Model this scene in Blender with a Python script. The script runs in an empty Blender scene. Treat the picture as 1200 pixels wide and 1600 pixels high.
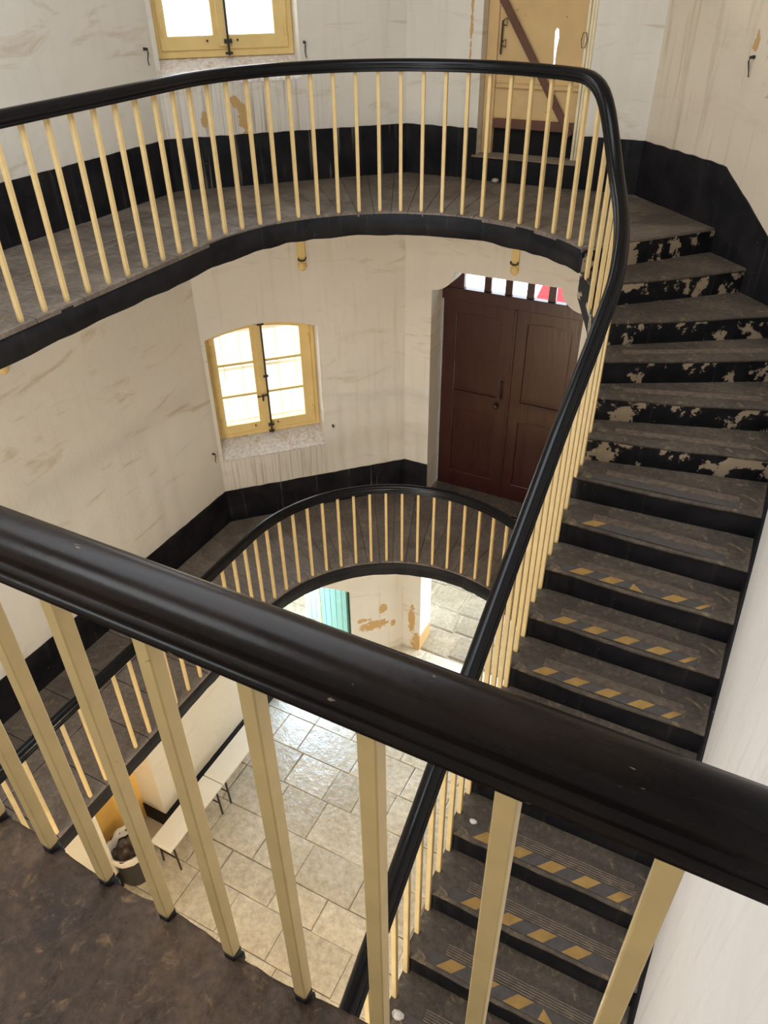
import bpy, bmesh, math, random
from mathutils import Vector, Matrix, noise
from mathutils.geometry import tessellate_polygon
random.seed(7)
C = bpy.context.scene.collection
GZ = 7.4                      # eye height over the ground floor; heights below are given as depth under the eye (H)
def Z(H): return GZ - H
S2 = math.sqrt(.5)

# ------------------------------------------------------------------ camera
th, pitch, roll = math.radians(62.5), math.radians(36.05), math.radians(-.77)
def loc3(x, y, z):            # camera frame -> building frame
    return Vector((x*math.sin(th) - y*math.cos(th), x*math.cos(th) + y*math.sin(th), z))
r0 = Vector((1, 0, 0)); u0 = Vector((0, math.sin(pitch), math.cos(pitch))); w0 = Vector((0, math.cos(pitch), -math.sin(pitch)))
R_ = r0*math.cos(roll) + u0*math.sin(roll); U_ = u0*math.cos(roll) - r0*math.sin(roll)
Rw, Uw, Ww = loc3(*R_), loc3(*U_), loc3(*w0)
cam_d = bpy.data.cameras.new('camera'); cam = bpy.data.objects.new('camera', cam_d); C.objects.link(cam)
cam.matrix_world = Matrix(((Rw.x, Uw.x, -Ww.x, 0), (Rw.y, Uw.y, -Ww.y, 0), (Rw.z, Uw.z, -Ww.z, GZ), (0, 0, 0, 1)))
cam_d.sensor_fit = 'HORIZONTAL'; cam_d.sensor_width = 36; cam_d.lens = 36*1175/1200; cam_d.clip_start = .02
bpy.context.scene.camera = cam

# ------------------------------------------------------------------ world and lights
sc = bpy.context.scene
sc.view_settings.view_transform = 'Standard'; sc.view_settings.look = 'None'
sc.view_settings.gamma = 1; sc.view_settings.exposure = 0.70; sc.view_settings.use_curve_mapping = False
sc.cycles.use_denoising = True; sc.cycles.max_bounces = 8; sc.cycles.diffuse_bounces = 5; sc.cycles.sample_clamp_indirect = 6
sc.cycles.use_adaptive_sampling = False
wd = bpy.data.worlds.new('world'); sc.world = wd; wd.use_nodes = True
bg = wd.node_tree.nodes['Background']; bg.inputs[0].default_value = (.82, .91, 1, 1); bg.inputs[1].default_value = 3.6
def area(name, loc, target, sx, sy, power, col):
    d = bpy.data.lights.new(name, 'AREA'); d.shape = 'RECTANGLE'; d.size = sx; d.size_y = sy; d.energy = power; d.color = col
    o = bpy.data.objects.new(name, d); C.objects.link(o); o.location = loc
    o.rotation_euler = (Vector(target) - Vector(loc)).to_track_quat('-Z', 'Y').to_euler(); return o
area('ceiling_fill_light', (-2.1, 1.9, 8.95), (-2.1, 1.9, 0), 2.2, 3.6, 72, (.86, .92, 1))  # added soft fill under the closed ceiling, which has no skylight
area('rear_fill_light', (-2.0, -1.15, 7.9), (-2.0, 3, 5.2), 1.3, 1.2, 26, (.90, .95, 1))  # unseen fill added behind the camera; the rear wall has no opening
area('left_fill_light', (-4.35, .4, 7.9), (0, 1.5, 6.0), 1.0, 1.2, 16, (.88, .94, 1))  # unseen fill added in front of the solid left wall
area('middle_rear_fill_light', (-2.0, -1.15, 3.9), (-2.6, 4, 3.2), 1.3, 1.2, 64, (1, .975, .94))  # added fill brightening the middle storey, no window behind it
area('garden_door_light', (-4.15, 6.15, 1.25), (-2.4, 3.6, 0), 1.0, 1.7, 190, (.42, .65, 1))
area('hall_door_light', (-2.1, 6.75, 1.2), (-2.1, 3, .3), 1.2, 1.8, 8, (.85, .92, 1))
def bulb(name, loc, power, col, rad=.12):
    d = bpy.data.lights.new(name, 'POINT'); d.energy = power; d.color = col; d.shadow_soft_size = rad
    o = bpy.data.objects.new(name, d); C.objects.link(o); o.location = loc
bulb('hall_lamp_light', (-2.3, -.2, 2.1), 75, (1, .80, .52))
bulb('hall_corner_lamp_light', (-1.2, 2.6, 1.9), 26, (1, .86, .66))

# ------------------------------------------------------------------ materials
def srgb(r, g, b):
    return tuple((c/12.92 if c <= .04045 else ((c + .055)/1.055)**2.4) for c in (r/255, g/255, b/255)) + (1,)
class NT:
    def __init__(s, name):
        s.m = bpy.data.materials.new(name); s.m.use_nodes = True; s.t = s.m.node_tree; s.p = s.t.nodes['Principled BSDF']
    def n(s, typ, **kw):
        x = s.t.nodes.new(typ)
        for k, v in kw.items(): setattr(x, k, v)
        return x
    def link(s, a, b): s.t.links.new(a, b)
    def put(s, inp, v):
        if isinstance(v, (int, float)): inp.default_value = v
        elif isinstance(v, tuple): inp.default_value = v
        else: s.link(v, inp)
    def coord(s, kind='Object', scale=(1, 1, 1), rot=(0, 0, 0)):
        c = s.n('ShaderNodeTexCoord'); mp = s.n('ShaderNodeMapping'); mp.inputs['Scale'].default_value = scale; mp.inputs['Rotation'].default_value = rot
        s.link(c.outputs[kind], mp.inputs[0]); return mp.outputs[0]
    def noise(s, vec, scale=5, detail=4, rough=.55, dist=0):
        x = s.n('ShaderNodeTexNoise'); s.link(vec, x.inputs['Vector']); x.inputs['Scale'].default_value = scale
        x.inputs['Detail'].default_value = detail; x.inputs['Roughness'].default_value = rough; x.inputs['Distortion'].default_value = dist; return x.outputs[0]
    def ramp(s, fac, a, b, lo=0., hi=1.):
        x = s.n('ShaderNodeMapRange'); s.put(x.inputs[0], fac); x.inputs[1].default_value = a; x.inputs[2].default_value = b
        x.inputs[3].default_value = lo; x.inputs[4].default_value = hi; return x.outputs[0]
    def math(s, op, a, b=0.):
        x = s.n('ShaderNodeMath', operation=op); s.put(x.inputs[0], a); s.put(x.inputs[1], b); return x.outputs[0]
    def mix(s, fac, a, b):
        x = s.n('ShaderNodeMix', data_type='RGBA'); s.put(x.inputs[0], fac); s.put(x.inputs[6], a); s.put(x.inputs[7], b); return x.outputs[2]
    def bump(s, h, strength=.3, dist=.02):
        x = s.n('ShaderNodeBump'); x.inputs['Strength'].default_value = strength; x.inputs['Distance'].default_value = dist
        s.link(h, x.inputs['Height']); s.link(x.outputs[0], s.p.inputs['Normal'])
    def out(s, col, rough=.6, spec=None):
        s.put(s.p.inputs['Base Color'], col); s.put(s.p.inputs['Roughness'], rough)
        if spec is not None: s.p.inputs['Specular IOR Level'].default_value = spec
        return s.m

def plain(name, col, rough=.5, var=.12, scale=12, chips=None, bump=.15, spec=None, vec_scale=(1, 1, 1)):
    t = NT(name); v = t.coord('Object', vec_scale); n = t.noise(v, scale, 5)
    dark = tuple(c*(1 - var) for c in col[:3]) + (1,); lite = tuple(min(1, c*(1 + var)) for c in col[:3]) + (1,)
    c = t.mix(t.ramp(n, .3, .7), dark, lite)
    if chips:
        n2 = t.noise(v, chips[1], 3, .6); c = t.mix(t.ramp(n2, chips[2], chips[2] + .02), c, chips[0])
    t.bump(n, bump, .004); return t.out(c, rough, spec)

M = {}
M['cream'] = plain('cream_gloss_paint', srgb(216, 188, 132), .42, .07, 14, (srgb(110, 85, 52), 60, .735), .1)
M['rail'] = plain('black_rail_paint', srgb(9, 10, 14), .22, .2, 10, (srgb(120, 115, 110), 55, .77), .08, .28)
def rail_near():
    t = NT('worn_black_rail_paint'); v = t.coord('Object', (.5, 3, 3)); n = t.noise(v, 6, 6, .6)
    c = t.mix(t.ramp(n, .35, .7), srgb(14, 12, 12), srgb(38, 28, 23))
    v2 = t.coord('Object', (1.2, 3, 3)); n2 = t.noise(v2, 22, 3, .6); c = t.mix(t.ramp(n2, .71, .74, 0, .6), c, srgb(150, 130, 112))
    t.bump(t.noise(t.coord('Object'), 30, 5), .15, .003)
    return t.out(c, t.ramp(n, .3, .7, .20, .32), .18)
M['rail_near'] = rail_near()
M['frame'] = plain('ochre_window_paint', srgb(226, 196, 128), .45, .06, 9, (srgb(130, 95, 50), 40, .75), .1)
M['iron'] = plain('dark_iron', srgb(42, 34, 30), .45, .2, 30)
M['brown_door'] = plain('brown_door_gloss_paint', srgb(56, 22, 17), .28, .22, 5, None, .25, .6, (6, 6, .8))
M['ochre_door'] = plain('faded_ochre_board', srgb(206, 172, 118), .65, .10, 4, (srgb(105, 78, 50), 26, .74), .2)
M['cream_trim'] = plain('cream_trim_paint', srgb(236, 222, 186), .5, .08, 10)
M['plank'] = plain('brown_plank', srgb(98, 64, 46), .7, .15, 8, None, .3)
M['black'] = plain('black_paint', srgb(16, 17, 22), .5, .3, 12)
M['void'] = plain('gap_shade_black', srgb(12, 12, 13), .9, .2, 12)
M['yellow'] = plain('yellow_limewash', srgb(242, 196, 104), .85, .06, 5)
M['bench'] = plain('white_bench_laminate', srgb(226, 222, 208), .4, .04, 6)
M['bucket'] = plain('black_bucket_plastic', srgb(40, 42, 46), .45, .1, 10)
M['liner'] = plain('white_plastic_liner', srgb(208, 203, 196), .4, .12, 8, None, .5)
M['rubbish'] = plain('crumpled_rubbish', srgb(92, 82, 78), .7, .6, 14, None, .8)
M['green'] = plain('turquoise_shutter_paint', srgb(140, 182, 166), .5, .08, 8)
M['greendark'] = plain('dark_green_edge_paint', srgb(38, 84, 60), .5, .1, 8)
M['leaf'] = plain('ivy_leaf', srgb(96, 138, 66), .6, .45, 6)
M['mortar'] = plain('grey_mortar', srgb(138, 126, 106), .95, .3, 20, None, .5)
M['tape_grey'] = plain('grey_safety_tape', srgb(84, 78, 76), .75, .15, 30)
M['tape_yellow'] = plain('worn_yellow_safety_tape', srgb(170, 134, 74), .75, .2, 14)
M['grip'] = plain('grip_ridge', srgb(128, 112, 98), .7, .35, 30, None, .3)
M['bars'] = plain('pale_window_bars', srgb(212, 204, 190), .6, .08, 8)
M['red'] = plain('red_awning', srgb(176, 16, 22), .7, .1, 4)
def glass():
    t = NT('window_glass'); t.t.nodes.remove(t.p)
    tr = t.n('ShaderNodeBsdfTransparent'); gl = t.n('ShaderNodeBsdfGlossy'); gl.inputs['Roughness'].default_value = .05
    mx = t.n('ShaderNodeMixShader'); mx.inputs[0].default_value = .03
    t.link(tr.outputs[0], mx.inputs[1]); t.link(gl.outputs[0], mx.inputs[2]); t.link(mx.outputs[0], t.t.nodes['Material Output'].inputs[0]); return t.m
M['glass'] = glass()

def wall_mat(name, base=srgb(226, 219, 206), drips=(), peel=(), veins=.5, streak=.3, stain=srgb(184, 160, 126)):
    """limewashed plaster; uv = metres along the wall, metres above the ground floor"""
    t = NT(name); uv = t.n('ShaderNodeTexCoord').outputs['UV']
    sp = t.n('ShaderNodeSeparateXYZ'); t.link(uv, sp.inputs[0]); su, sz = sp.outputs[0], sp.outputs[1]
    def mp(sx, sy, rz=0):
        m = t.n('ShaderNodeMapping'); m.inputs['Scale'].default_value = (sx, sy, 1); m.inputs['Rotation'].default_value = (0, 0, rz); t.link(uv, m.inputs[0]); return m.outputs[0]
    big = t.noise(mp(1, 1), 1.3, 4); c = t.mix(t.ramp(big, .3, .75), base, tuple(x*.90 for x in base[:3]) + (1,))
    v = t.noise(mp(.8, 3.2, -.35), 1.6, 7, .62, 1.0); c = t.mix(t.math('MULTIPLY', t.ramp(v, .58, .70), veins), c, stain)
    st = t.noise(mp(16, .8), 1.0, 4); c = t.mix(t.math('MULTIPLY', t.ramp(st, .55, .75), streak), c, stain)
    fine = t.noise(mp(1, 1), 45, 4); wob = t.math('MULTIPLY', t.math('SUBTRACT', t.noise(mp(1, 1), 13, 6, .7), .5), 4.2)
    def box(a, b, x, soft):
        return t.math('MULTIPLY', t.ramp(x, a - soft, a + soft), t.ramp(x, b - soft, b + soft, 1, 0))
    for (s0, s1, z0, z1, k) in drips:
        d = t.noise(mp(42, .9), 1.0, 5, .6); m = t.math('MULTIPLY', box(s0, s1, su, .14), box(z0, z1, sz, .06))
        c = t.mix(t.math('MULTIPLY', t.math('MULTIPLY', t.ramp(d, .50, .68), m), k), c, srgb(140, 108, 76))
    hp = None
    for (s, z, rs, rz, col) in peel:
        a = t.math('DIVIDE', t.math('SUBTRACT', su, s), rs); b = t.math('DIVIDE', t.math('SUBTRACT', sz, z), rz)
        d = t.math('ADD', t.math('ADD', t.math('MULTIPLY', a, a), t.math('MULTIPLY', b, b)), wob)
        m = t.ramp(d, .62, .66, 1, 0); c = t.mix(m, c, col); hp = m if hp is None else t.math('MAXIMUM', hp, m)
    h = t.math('ADD', t.math('MULTIPLY', t.noise(mp(1, 1), 6, 5), 1.0), t.math('MULTIPLY', fine, .15))
    if hp is not None: h = t.math('SUBTRACT', h, t.math('MULTIPLY', hp, .5))
    t.bump(h, .5, .02); return t.out(c, .8, .25)

def chipped_black(name, thr=.66, chip=srgb(170, 152, 128), scale=7, band=.14):
    t = NT(name); v = t.coord('Object'); n = t.noise(v, scale, 7, .65)
    c = t.mix(t.ramp(t.noise(v, 5, 4), .35, .7), srgb(13, 14, 20), srgb(36, 34, 36))
    c = t.mix(t.ramp(n, thr, thr + .02), c, chip)
    c = t.mix(t.ramp(t.noise(v, 40, 3, .6), .74, .76), c, srgb(190, 184, 174))
    st = t.noise(t.coord('Object', (24, 24, 1.2)), 1, 4); c = t.mix(t.ramp(st, .60, .76, 0, band), c, srgb(120, 114, 106))
    t.bump(n, .4, .01); return t.out(c, .55, .22)
M['skirt'] = chipped_black('black_skirting_paint', .74)
M['skirt_drip'] = chipped_black('dripped_black_skirting_paint', .72, band=.9)
M['riser'] = chipped_black('black_riser_paint', .70)
M['riser_peeled'] = chipped_black('peeling_black_riser_paint', .51, srgb(166, 148, 124), 6)

def stone(name, a, b, c3, rough=.5, scale=2.5, pit=60, bump=.5, scuff=.62, spec=.5):
    t = NT(name); v = t.coord('Object'); g = t.n('ShaderNodeObjectInfo').outputs['Random']
    n = t.noise(v, scale, 7, .62, .6); col = t.mix(t.ramp(n, .32, .68), a, b)
    col = t.mix(t.ramp(t.noise(v, scale*4.3, 6, .68, 1), scuff, scuff + .12, 0, .8), col, c3); col = t.mix(t.ramp(t.noise(v, scale*11, 5, .7), .35, .62, .45, 0), col, tuple(x*.35 for x in a[:3]) + (1,))
    hs = t.n('ShaderNodeHueSaturation'); t.link(t.ramp(g, 0, 1, .88, 1.1), hs.inputs['Value']); t.link(col, hs.inputs['Color'])
    h = t.math('ADD', t.math('MULTIPLY', t.noise(v, 9, 5), 1.0), t.math('MULTIPLY', t.noise(v, pit, 3), .35))
    t.bump(h, bump, .012); return t.out(hs.outputs[0], t.ramp(n, .3, .7, rough - .07, rough + .1), spec)
M['tread'] = stone('worn_brown_tread_stone', srgb(78, 70, 63), srgb(110, 99, 88), srgb(158, 138, 106), .6, 3, 70, .8, .56, .25)
M['gallery'] = stone('worn_grey_gallery_stone', srgb(100, 90, 82), srgb(136, 124, 113), srgb(160, 138, 106), .36, 3.2, 50, .9, .56, .4)
M['near_stone'] = stone('dark_foreground_stone', srgb(52, 40, 31), srgb(96, 76, 58), srgb(124, 98, 70), .55, 5, 60, 1.0, .56, .25)
M['paving'] = stone('polished_cream_paving', srgb(190, 178, 154), srgb(212, 202, 180), srgb(158, 142, 116), .24, 1.4, 38, 1.3, .64, .6)
M['cobble'] = stone('grey_brown_yard_stone', srgb(120, 108, 86), srgb(150, 138, 114), srgb(86, 76, 58), .7, 2, 30, .6)
M['dusty'] = stone('dusty_pale_stone', srgb(128, 116, 100), srgb(164, 148, 124), srgb(96, 86, 74), .7, 5, 50, .5)
M['sill'] = stone('dirty_white_sill', srgb(230, 220, 210), srgb(240, 236, 230), srgb(200, 172, 148), .7, 3, 40, .4, .54)
M['string'] = chipped_black('black_string_band', .70, srgb(196, 188, 176), 9)

OCH = srgb(196, 160, 108)
def Ls(H): return Z(H)
M['w_ab'] = wall_mat('plaster_window_wall', drips=((.05, 1.1, Z(4.5), Z(4.09), .6), (.0, 1.2, Z(1.12), Z(.62), .75)),
    peel=((.62, Z(1.0), .055, .16, OCH), (.56, Z(.86), .05, .05, OCH), (.31, Z(.98), .03, .07, OCH),
          (1.60, Z(6.92), .24, .10, OCH), (1.72, Z(6.66), .07, .10, OCH), (1.45, Z(6.80), .12, .04, OCH), (1.85, Z(6.95), .04, .07, OCH)), veins=.45)
M['w_bc'] = wall_mat('plaster_door_wall', peel=((.555, Z(.1), .016, .7, OCH), (.12, Z(6.9), .06, .32, OCH), (.2, Z(7.3), .10, .2, OCH)), veins=.5, streak=.15)
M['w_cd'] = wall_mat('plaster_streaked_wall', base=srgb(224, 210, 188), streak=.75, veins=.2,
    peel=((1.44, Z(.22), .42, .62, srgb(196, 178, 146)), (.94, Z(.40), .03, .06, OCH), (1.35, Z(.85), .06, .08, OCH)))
M['w_left'] = wall_mat('plaster_left_wall', veins=.6, streak=.1)
M['w_right'] = wall_mat('plaster_right_wall', base=srgb(228, 224, 218), veins=.15, streak=.45, stain=srgb(190, 176, 160))
M['w_low'] = wall_mat('plaster_ground_wall', base=srgb(226, 218, 200), veins=.15, streak=0)
M['ceil'] = wall_mat('white_soffit', veins=.1, streak=0)

# ------------------------------------------------------------------ mesh helpers
def mesh_obj(name, V, F, mats, parent=None, smooth=False, mi=None, uv=None):
    me = bpy.data.meshes.new(name)
    off = parent_loc(parent)
    me.from_pydata([tuple(Vector(v) - off) for v in V], [], F)
    if not isinstance(mats, (list, tuple)): mats = [mats]
    for m in mats: me.materials.append(m)
    if mi:
        for p, i in zip(me.polygons, mi): p.material_index = i
    if uv:
        l = me.uv_layers.new(name='UVMap')
        for p in me.polygons:
            for li in p.loop_indices: l.data[li].uv = uv[me.loops[li].vertex_index]
    if smooth:
        for p in me.polygons: p.use_smooth = True
    me.validate(); me.update()
    o = bpy.data.objects.new(name, me); C.objects.link(o)
    if parent: o.parent = parent
    return o
def parent_loc(p):
    v = Vector((0, 0, 0))
    while p is not None: v = v + Vector(p.location); p = p.parent
    return v
def tag(o, label=None, cat=None, group=None, kind=None):
    if label: o['label'] = label
    if cat: o['category'] = cat
    if group: o['group'] = group
    if kind: o['kind'] = kind
    return o
def thing(name, loc, label, cat, group=None):
    o = bpy.data.objects.new(name, None); C.objects.link(o); o.location = loc; o.empty_display_size = .1
    return tag(o, label, cat, group)
class MB:
    def __init__(s): s.V = []; s.F = []; s.I = []
    def add(s, V, F, i=0):
        n = len(s.V); s.V += [Vector(v) for v in V]; s.F += [tuple(a + n for a in f) for f in F]; s.I += [i]*len(F); return s
    def box(s, c, h, ax=None, i=0):
        c = Vector(c); ax = ax or (Vector((1, 0, 0)), Vector((0, 1, 0)), Vector((0, 0, 1)))
        V = [c + ax[0]*h[0]*a + ax[1]*h[1]*b + ax[2]*h[2]*d for a in (-1, 1) for b in (-1, 1) for d in (-1, 1)]
        return s.add(V, [(0, 1, 3, 2), (4, 6, 7, 5), (0, 4, 5, 1), (2, 3, 7, 6), (0, 2, 6, 4), (1, 5, 7, 3)], i)
    def bar(s, p, q, w, h, i=0, side=None):
        p, q = Vector(p), Vector(q); t = (q - p); L = t.length; t.normalize()
        if side is None: side = t.cross(Vector((0, 0, 1))) if abs(t.z) < .95 else Vector((1, 0, 0))
        side = (Vector(side) - t*Vector(side).dot(t)).normalized(); up = side.cross(t)
        return s.box((p + q)/2, (L/2, w/2, h/2), (t, side, up), i)
    def prism(s, poly, z0, z1, top=0, side=0, bot=0):
        n = len(poly); a = sum(poly[i][0]*poly[(i + 1) % n][1] - poly[(i + 1) % n][0]*poly[i][1] for i in range(n))
        if a < 0: poly = poly[::-1]
        V = [(x, y, z0) for x, y in poly] + [(x, y, z1) for x, y in poly]
        b = len(s.V); s.V += [Vector(v) for v in V]
        s.F.append(tuple(b + n + i for i in range(n))); s.I.append(top)
        s.F.append(tuple(b + n - 1 - i for i in range(n))); s.I.append(bot)
        for i in range(n):
            j = (i + 1) % n; s.F.append((b + i, b + j, b + n + j, b + n + i)); s.I.append(side)
        return s
    def tube(s, pts, r, k=8, i=0, closed=False):
        pts = [Vector(p) for p in pts]; rings = []
        for a, p in enumerate(pts):
            t = (pts[min(a + 1, len(pts) - 1)] - pts[max(a - 1, 0)]).normalized()
            x = t.cross(Vector((0, 0, 1)));
            if x.length < .1: x = t.cross(Vector((0, 1, 0)))
            x.normalize(); y = t.cross(x); rr = r[a] if isinstance(r, (list, tuple)) else r
            rings.append([p + (x*math.cos(2*math.pi*j/k) + y*math.sin(2*math.pi*j/k))*rr for j in range(k)])
        V = [v for g in rings for v in g]
        F = [(a*k + j, a*k + (j + 1) % k, (a + 1)*k + (j + 1) % k, (a + 1)*k + j) for a in range(len(pts) - 1) for j in range(k)]
        F += [tuple(range(k))[::-1], tuple((len(pts) - 1)*k + j for j in range(k))]
        return s.add(V, F, i)
    def lathe(s, c, prof, k=24, i=0):
        c = Vector(c); V = [c + Vector((r*math.cos(2*math.pi*j/k), r*math.sin(2*math.pi*j/k), z)) for r, z in prof for j in range(k)]
        F = [(a*k + j, a*k + (j + 1) % k, (a + 1)*k + (j + 1) % k, (a + 1)*k + j) for a in range(len(prof) - 1) for j in range(k)]
        return s.add(V, F, i)
    def out(s, name, mats, parent=None, smooth=False):
        return mesh_obj(name, s.V, s.F, mats, parent, smooth, s.I)
def bevel(o, w=.003, seg=1):
    m = o.modifiers.new('bevel', 'BEVEL'); m.width = w; m.segments = seg; m.limit_method = 'ANGLE'; return o

# ------------------------------------------------------------------ plan
CX, AP, CY = -2.09, 2.41, 4.03; q = AP*math.tan(math.pi/8)
A = (CX - AP, CY + q); B = (CX - q, CY + AP); Cc = (CX + q, CY + AP); D = (CX + AP, CY + q)
YB = -1.3; TOP = Z(-1.75)
XL, XR = CX - AP, CX + AP       # -4.5, .32
WC = (-2.05, 4.0)               # centre of the round end of the well
H2, H1 = 1.48, 4.85             # upper and lower gallery

# walls: s along P->Q, outward normal to the left of P->Q
class Wall:
    def __init__(w, P, Q):
        w.P = Vector((P[0], P[1], 0)); w.Q = Vector((Q[0], Q[1], 0)); w.L = (w.Q - w.P).length
        w.d = (w.Q - w.P).normalized(); w.n = Vector((-w.d.y, w.d.x, 0))
    def at(w, s, dep, H): return w.P + w.d*s + w.n*dep + Vector((0, 0, Z(H)))
    def build(w, name, mat, holes, t=.33, e0=0, e1=0, z0=0, z1=TOP, reveal=None):
        outer = [(0, z0), (w.L, z0), (w.L, z1), (0, z1)]
        polys = [outer] + [list(h) for h in holes]
        flat = [p for h in polys for p in h]; tris = tessellate_polygon([[Vector((p[0], p[1], 0)) for p in h] for h in polys])
        n = len(flat); V = [w.P + w.d*s + Vector((0, 0, z)) for s, z in flat]
        for s, z in flat:
            ss = s - e0 if s <= 0 else (s + e1 if s >= w.L else s)
            V.append(w.P + w.d*ss + w.n*t + Vector((0, 0, z)))
        F = []; I = []
        for a, b, c in tris:
            nr = (V[b] - V[a]).cross(V[c] - V[a])
            if nr.dot(w.n) > 0: b, c = c, b
            F.append((a, b, c)); I.append(0); F.append((a + n, c + n, b + n)); I.append(0)
        k = 0
        for pi, h in enumerate(polys):
            m = len(h)
            for i in range(m):
                a, b = k + i, k + (i + 1) % m; F.append((a, b, b + n, a + n)); I.append(1 if pi and reveal else 0)
            k += m
        # split reveal verts are not needed: flat shading
        uv = [(p[0], p[1]) for p in flat]*2
        o = mesh_obj(name, V, F, [mat] + ([reveal] if reveal else []), None, False, I, uv); o['kind'] = 'structure'
        return o
W_AB, W_BC, W_CD = Wall(A, B), Wall(B, Cc), Wall(Cc, D)
W_L, W_R = Wall((XL, YB), A), Wall(D, (XR, YB))
W_N = Wall((XR, YB), (XL, YB))
m225 = .33*math.tan(math.radians(22.5))

def win_hole(H0): # H0 = depth of the window head
    s0, s1, zs, zt, rise = .035, 1.11, Z(H0 + 1.40), Z(H0 + .09), .10
    pts = [(s0, zs), (s1, zs), (s1, zt)]
    for i in range(1, 12):
        a = i/12; pts.append((s1 + (s0 - s1)*a, zt + rise*4*a*(1 - a)))
    return pts + [(s0, zt)]
gd = [(-0.0 + .12, -.02), (1.29, -.02), (1.29, Z(6.26))] + [(1.29 - 1.17*a/8, Z(6.26) + .22*math.sin(math.pi*a/8)) for a in range(1, 8)] + [(.12, Z(6.26))]
W_AB.build('wall_window_side', M['w_ab'], [win_hole(2.70), win_hole(-.68), gd], e0=m225, e1=m225, z0=-.1)
# lower double door: shouldered opening; upper door; ground doorway
so = [(.28, Z(4.84)), (1.74, Z(4.84)), (1.74, Z(2.50))]
so += [(1.74 - .22*math.sin(a), Z(2.50) + .20*(1 - math.cos(a))) for a in [math.pi/2*i/6 for i in range(1, 7)]]
so += [(.50 - .22*(1 - math.cos(a)) , Z(2.30) - .20*math.sin(a)) for a in [math.pi/2*i/6 for i in range(0, 7)]]
so2 = so
W_BC.build('wall_door_side', M['w_bc'], [so2, [(.645, Z(1.30)), (1.515, Z(1.30)), (1.515, Z(-.95)), (.645, Z(-.95))],
    [(.24, -.02), (1.75, -.02), (1.75, Z(5.25)), (.24, Z(5.25))]], e0=m225, e1=m225, z0=-.1)
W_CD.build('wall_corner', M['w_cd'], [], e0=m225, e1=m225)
W_L.build('wall_left', M['w_left'], [], e0=0, e1=m225)
W_R.build('wall_right', M['w_right'], [], e0=m225, e1=0)
W_N.build('wall_near', M['w_left'], [], e0=.33, e1=.33)
mb = MB(); mb.prism([(XL - .3, YB - .3), (XR + .3, YB - .3), (XR + .3, D[1] + .2), (Cc[0] + .2, Cc[1] + .3), (B[0] - .2, B[1] + .3), (XL - .3, A[1] + .2)], TOP, TOP + .2)
mb.out('ceiling', M['ceil'])['kind'] = 'structure'
# thicker ground-floor wall on the left, with a doorway into a yellow recess
XG = -4.15
W_G = Wall((XG, YB), (XG, 5.40))
gs0, gs1 = 2.235 - YB, 2.935 - YB
og = W_G.build('wall_ground_left', M['w_low'], [[(gs0, .004), (gs1, .004), (gs1, Z(5.35)), (gs0, Z(5.35))]], t=.34, z0=.0, z1=Z(5.02))
mb = MB(); mb.box((XL + .035, 2.585, 1.05), (.012, .42, 1.05)); o = mb.out('recess_panel', M['yellow']); tag(o, 'bright yellow painted panel closing the ground floor recess behind the bin', 'wall panel')

# ------------------------------------------------------------------ ground floor paving
fl = MB(); fl.prism([(-7.5, YB - .3), (XR + .3, YB - .3), (XR + .3, 13), (-11, 13), (-11, 4)], -.12, -.018)
floor = fl.out('floor', M['mortar']); floor['kind'] = 'structure'
def slab_piece(poly, z0, z1, name, mat, parent, rnd=.0, bev=.012):
    """a stone with a slightly lower, chamfered rim"""
    n = len(poly); cx = sum(p[0] for p in poly)/n; cy = sum(p[1] for p in poly)/n
    a = sum(poly[i][0]*poly[(i + 1) % n][1] - poly[(i + 1) % n][0]*poly[i][1] for i in range(n))
    if a < 0: poly = poly[::-1]
    dz = [random.uniform(-rnd, rnd) for _ in poly]
    V = [(x, y, z0) for x, y in poly] + [(x, y, z1 - bev*.6 + d) for (x, y), d in zip(poly, dz)]
    for (x, y), d in zip(poly, dz):
        l = math.hypot(x - cx, y - cy); k = max(0, 1 - bev*1.4/l); V.append((cx + (x - cx)*k, cy + (y - cy)*k, z1 + d))
    F = [tuple(2*n + i for i in range(n))]
    for i in range(n):
        j = (i + 1) % n; F += [(i, j, n + j, n + i), (n + i, n + j, 2*n + j, 2*n + i)]
    return mesh_obj(name, V, F, mat, parent)
ys = [YB]; cw = [.45, .41, .43, .40, .44, .43, .42, .41, .415, .42, .41, .43, .42, .44, .42, .41, .43, .42]
# courses are registered on the joint at y = 2.70
y = 2.70; down = [y]
for c in (.42, .40, .44, .41, .43, .42, .40, .43, .42, .41): y -= c; down.append(y)
y = 2.70; upc = []
for c in (.33, .44, .47, .42, .41, .43, .40, .44, .42): y += c; upc.append(y)
rows = sorted(down + upc); rows = [r for r in rows if r > YB - .2]
pcount = 0
for r0_, r1_ in zip(rows, rows[1:]):
    if r0_ > 6.3: break
    x = XG + .0 - random.uniform(0, .35)
    while x < XR and pcount < 285:
        w = random.choice([.36, .42, .5, .58, .64, .70]); x1 = min(x + w, XR + .25); g = .0035
        ya, yb = max(r0_, YB), min(r1_, 6.46)
        if x < XR - .05 and x1 > XG - .02 - (.6 if r1_ > 4.9 else 0):
            j = [random.uniform(-.006, .006) for _ in range(4)]
            slab_piece([(max(x, -4.4) + g, ya + g + j[0]), (x1 - g, ya + g + j[1]), (x1 - g + j[2], yb - g), (max(x, -4.4) + g + j[3], yb - g)], -.05, 0, 'paving_stone', M['paving'], floor, .0015, .008); pcount += 1
        x = x1
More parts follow.
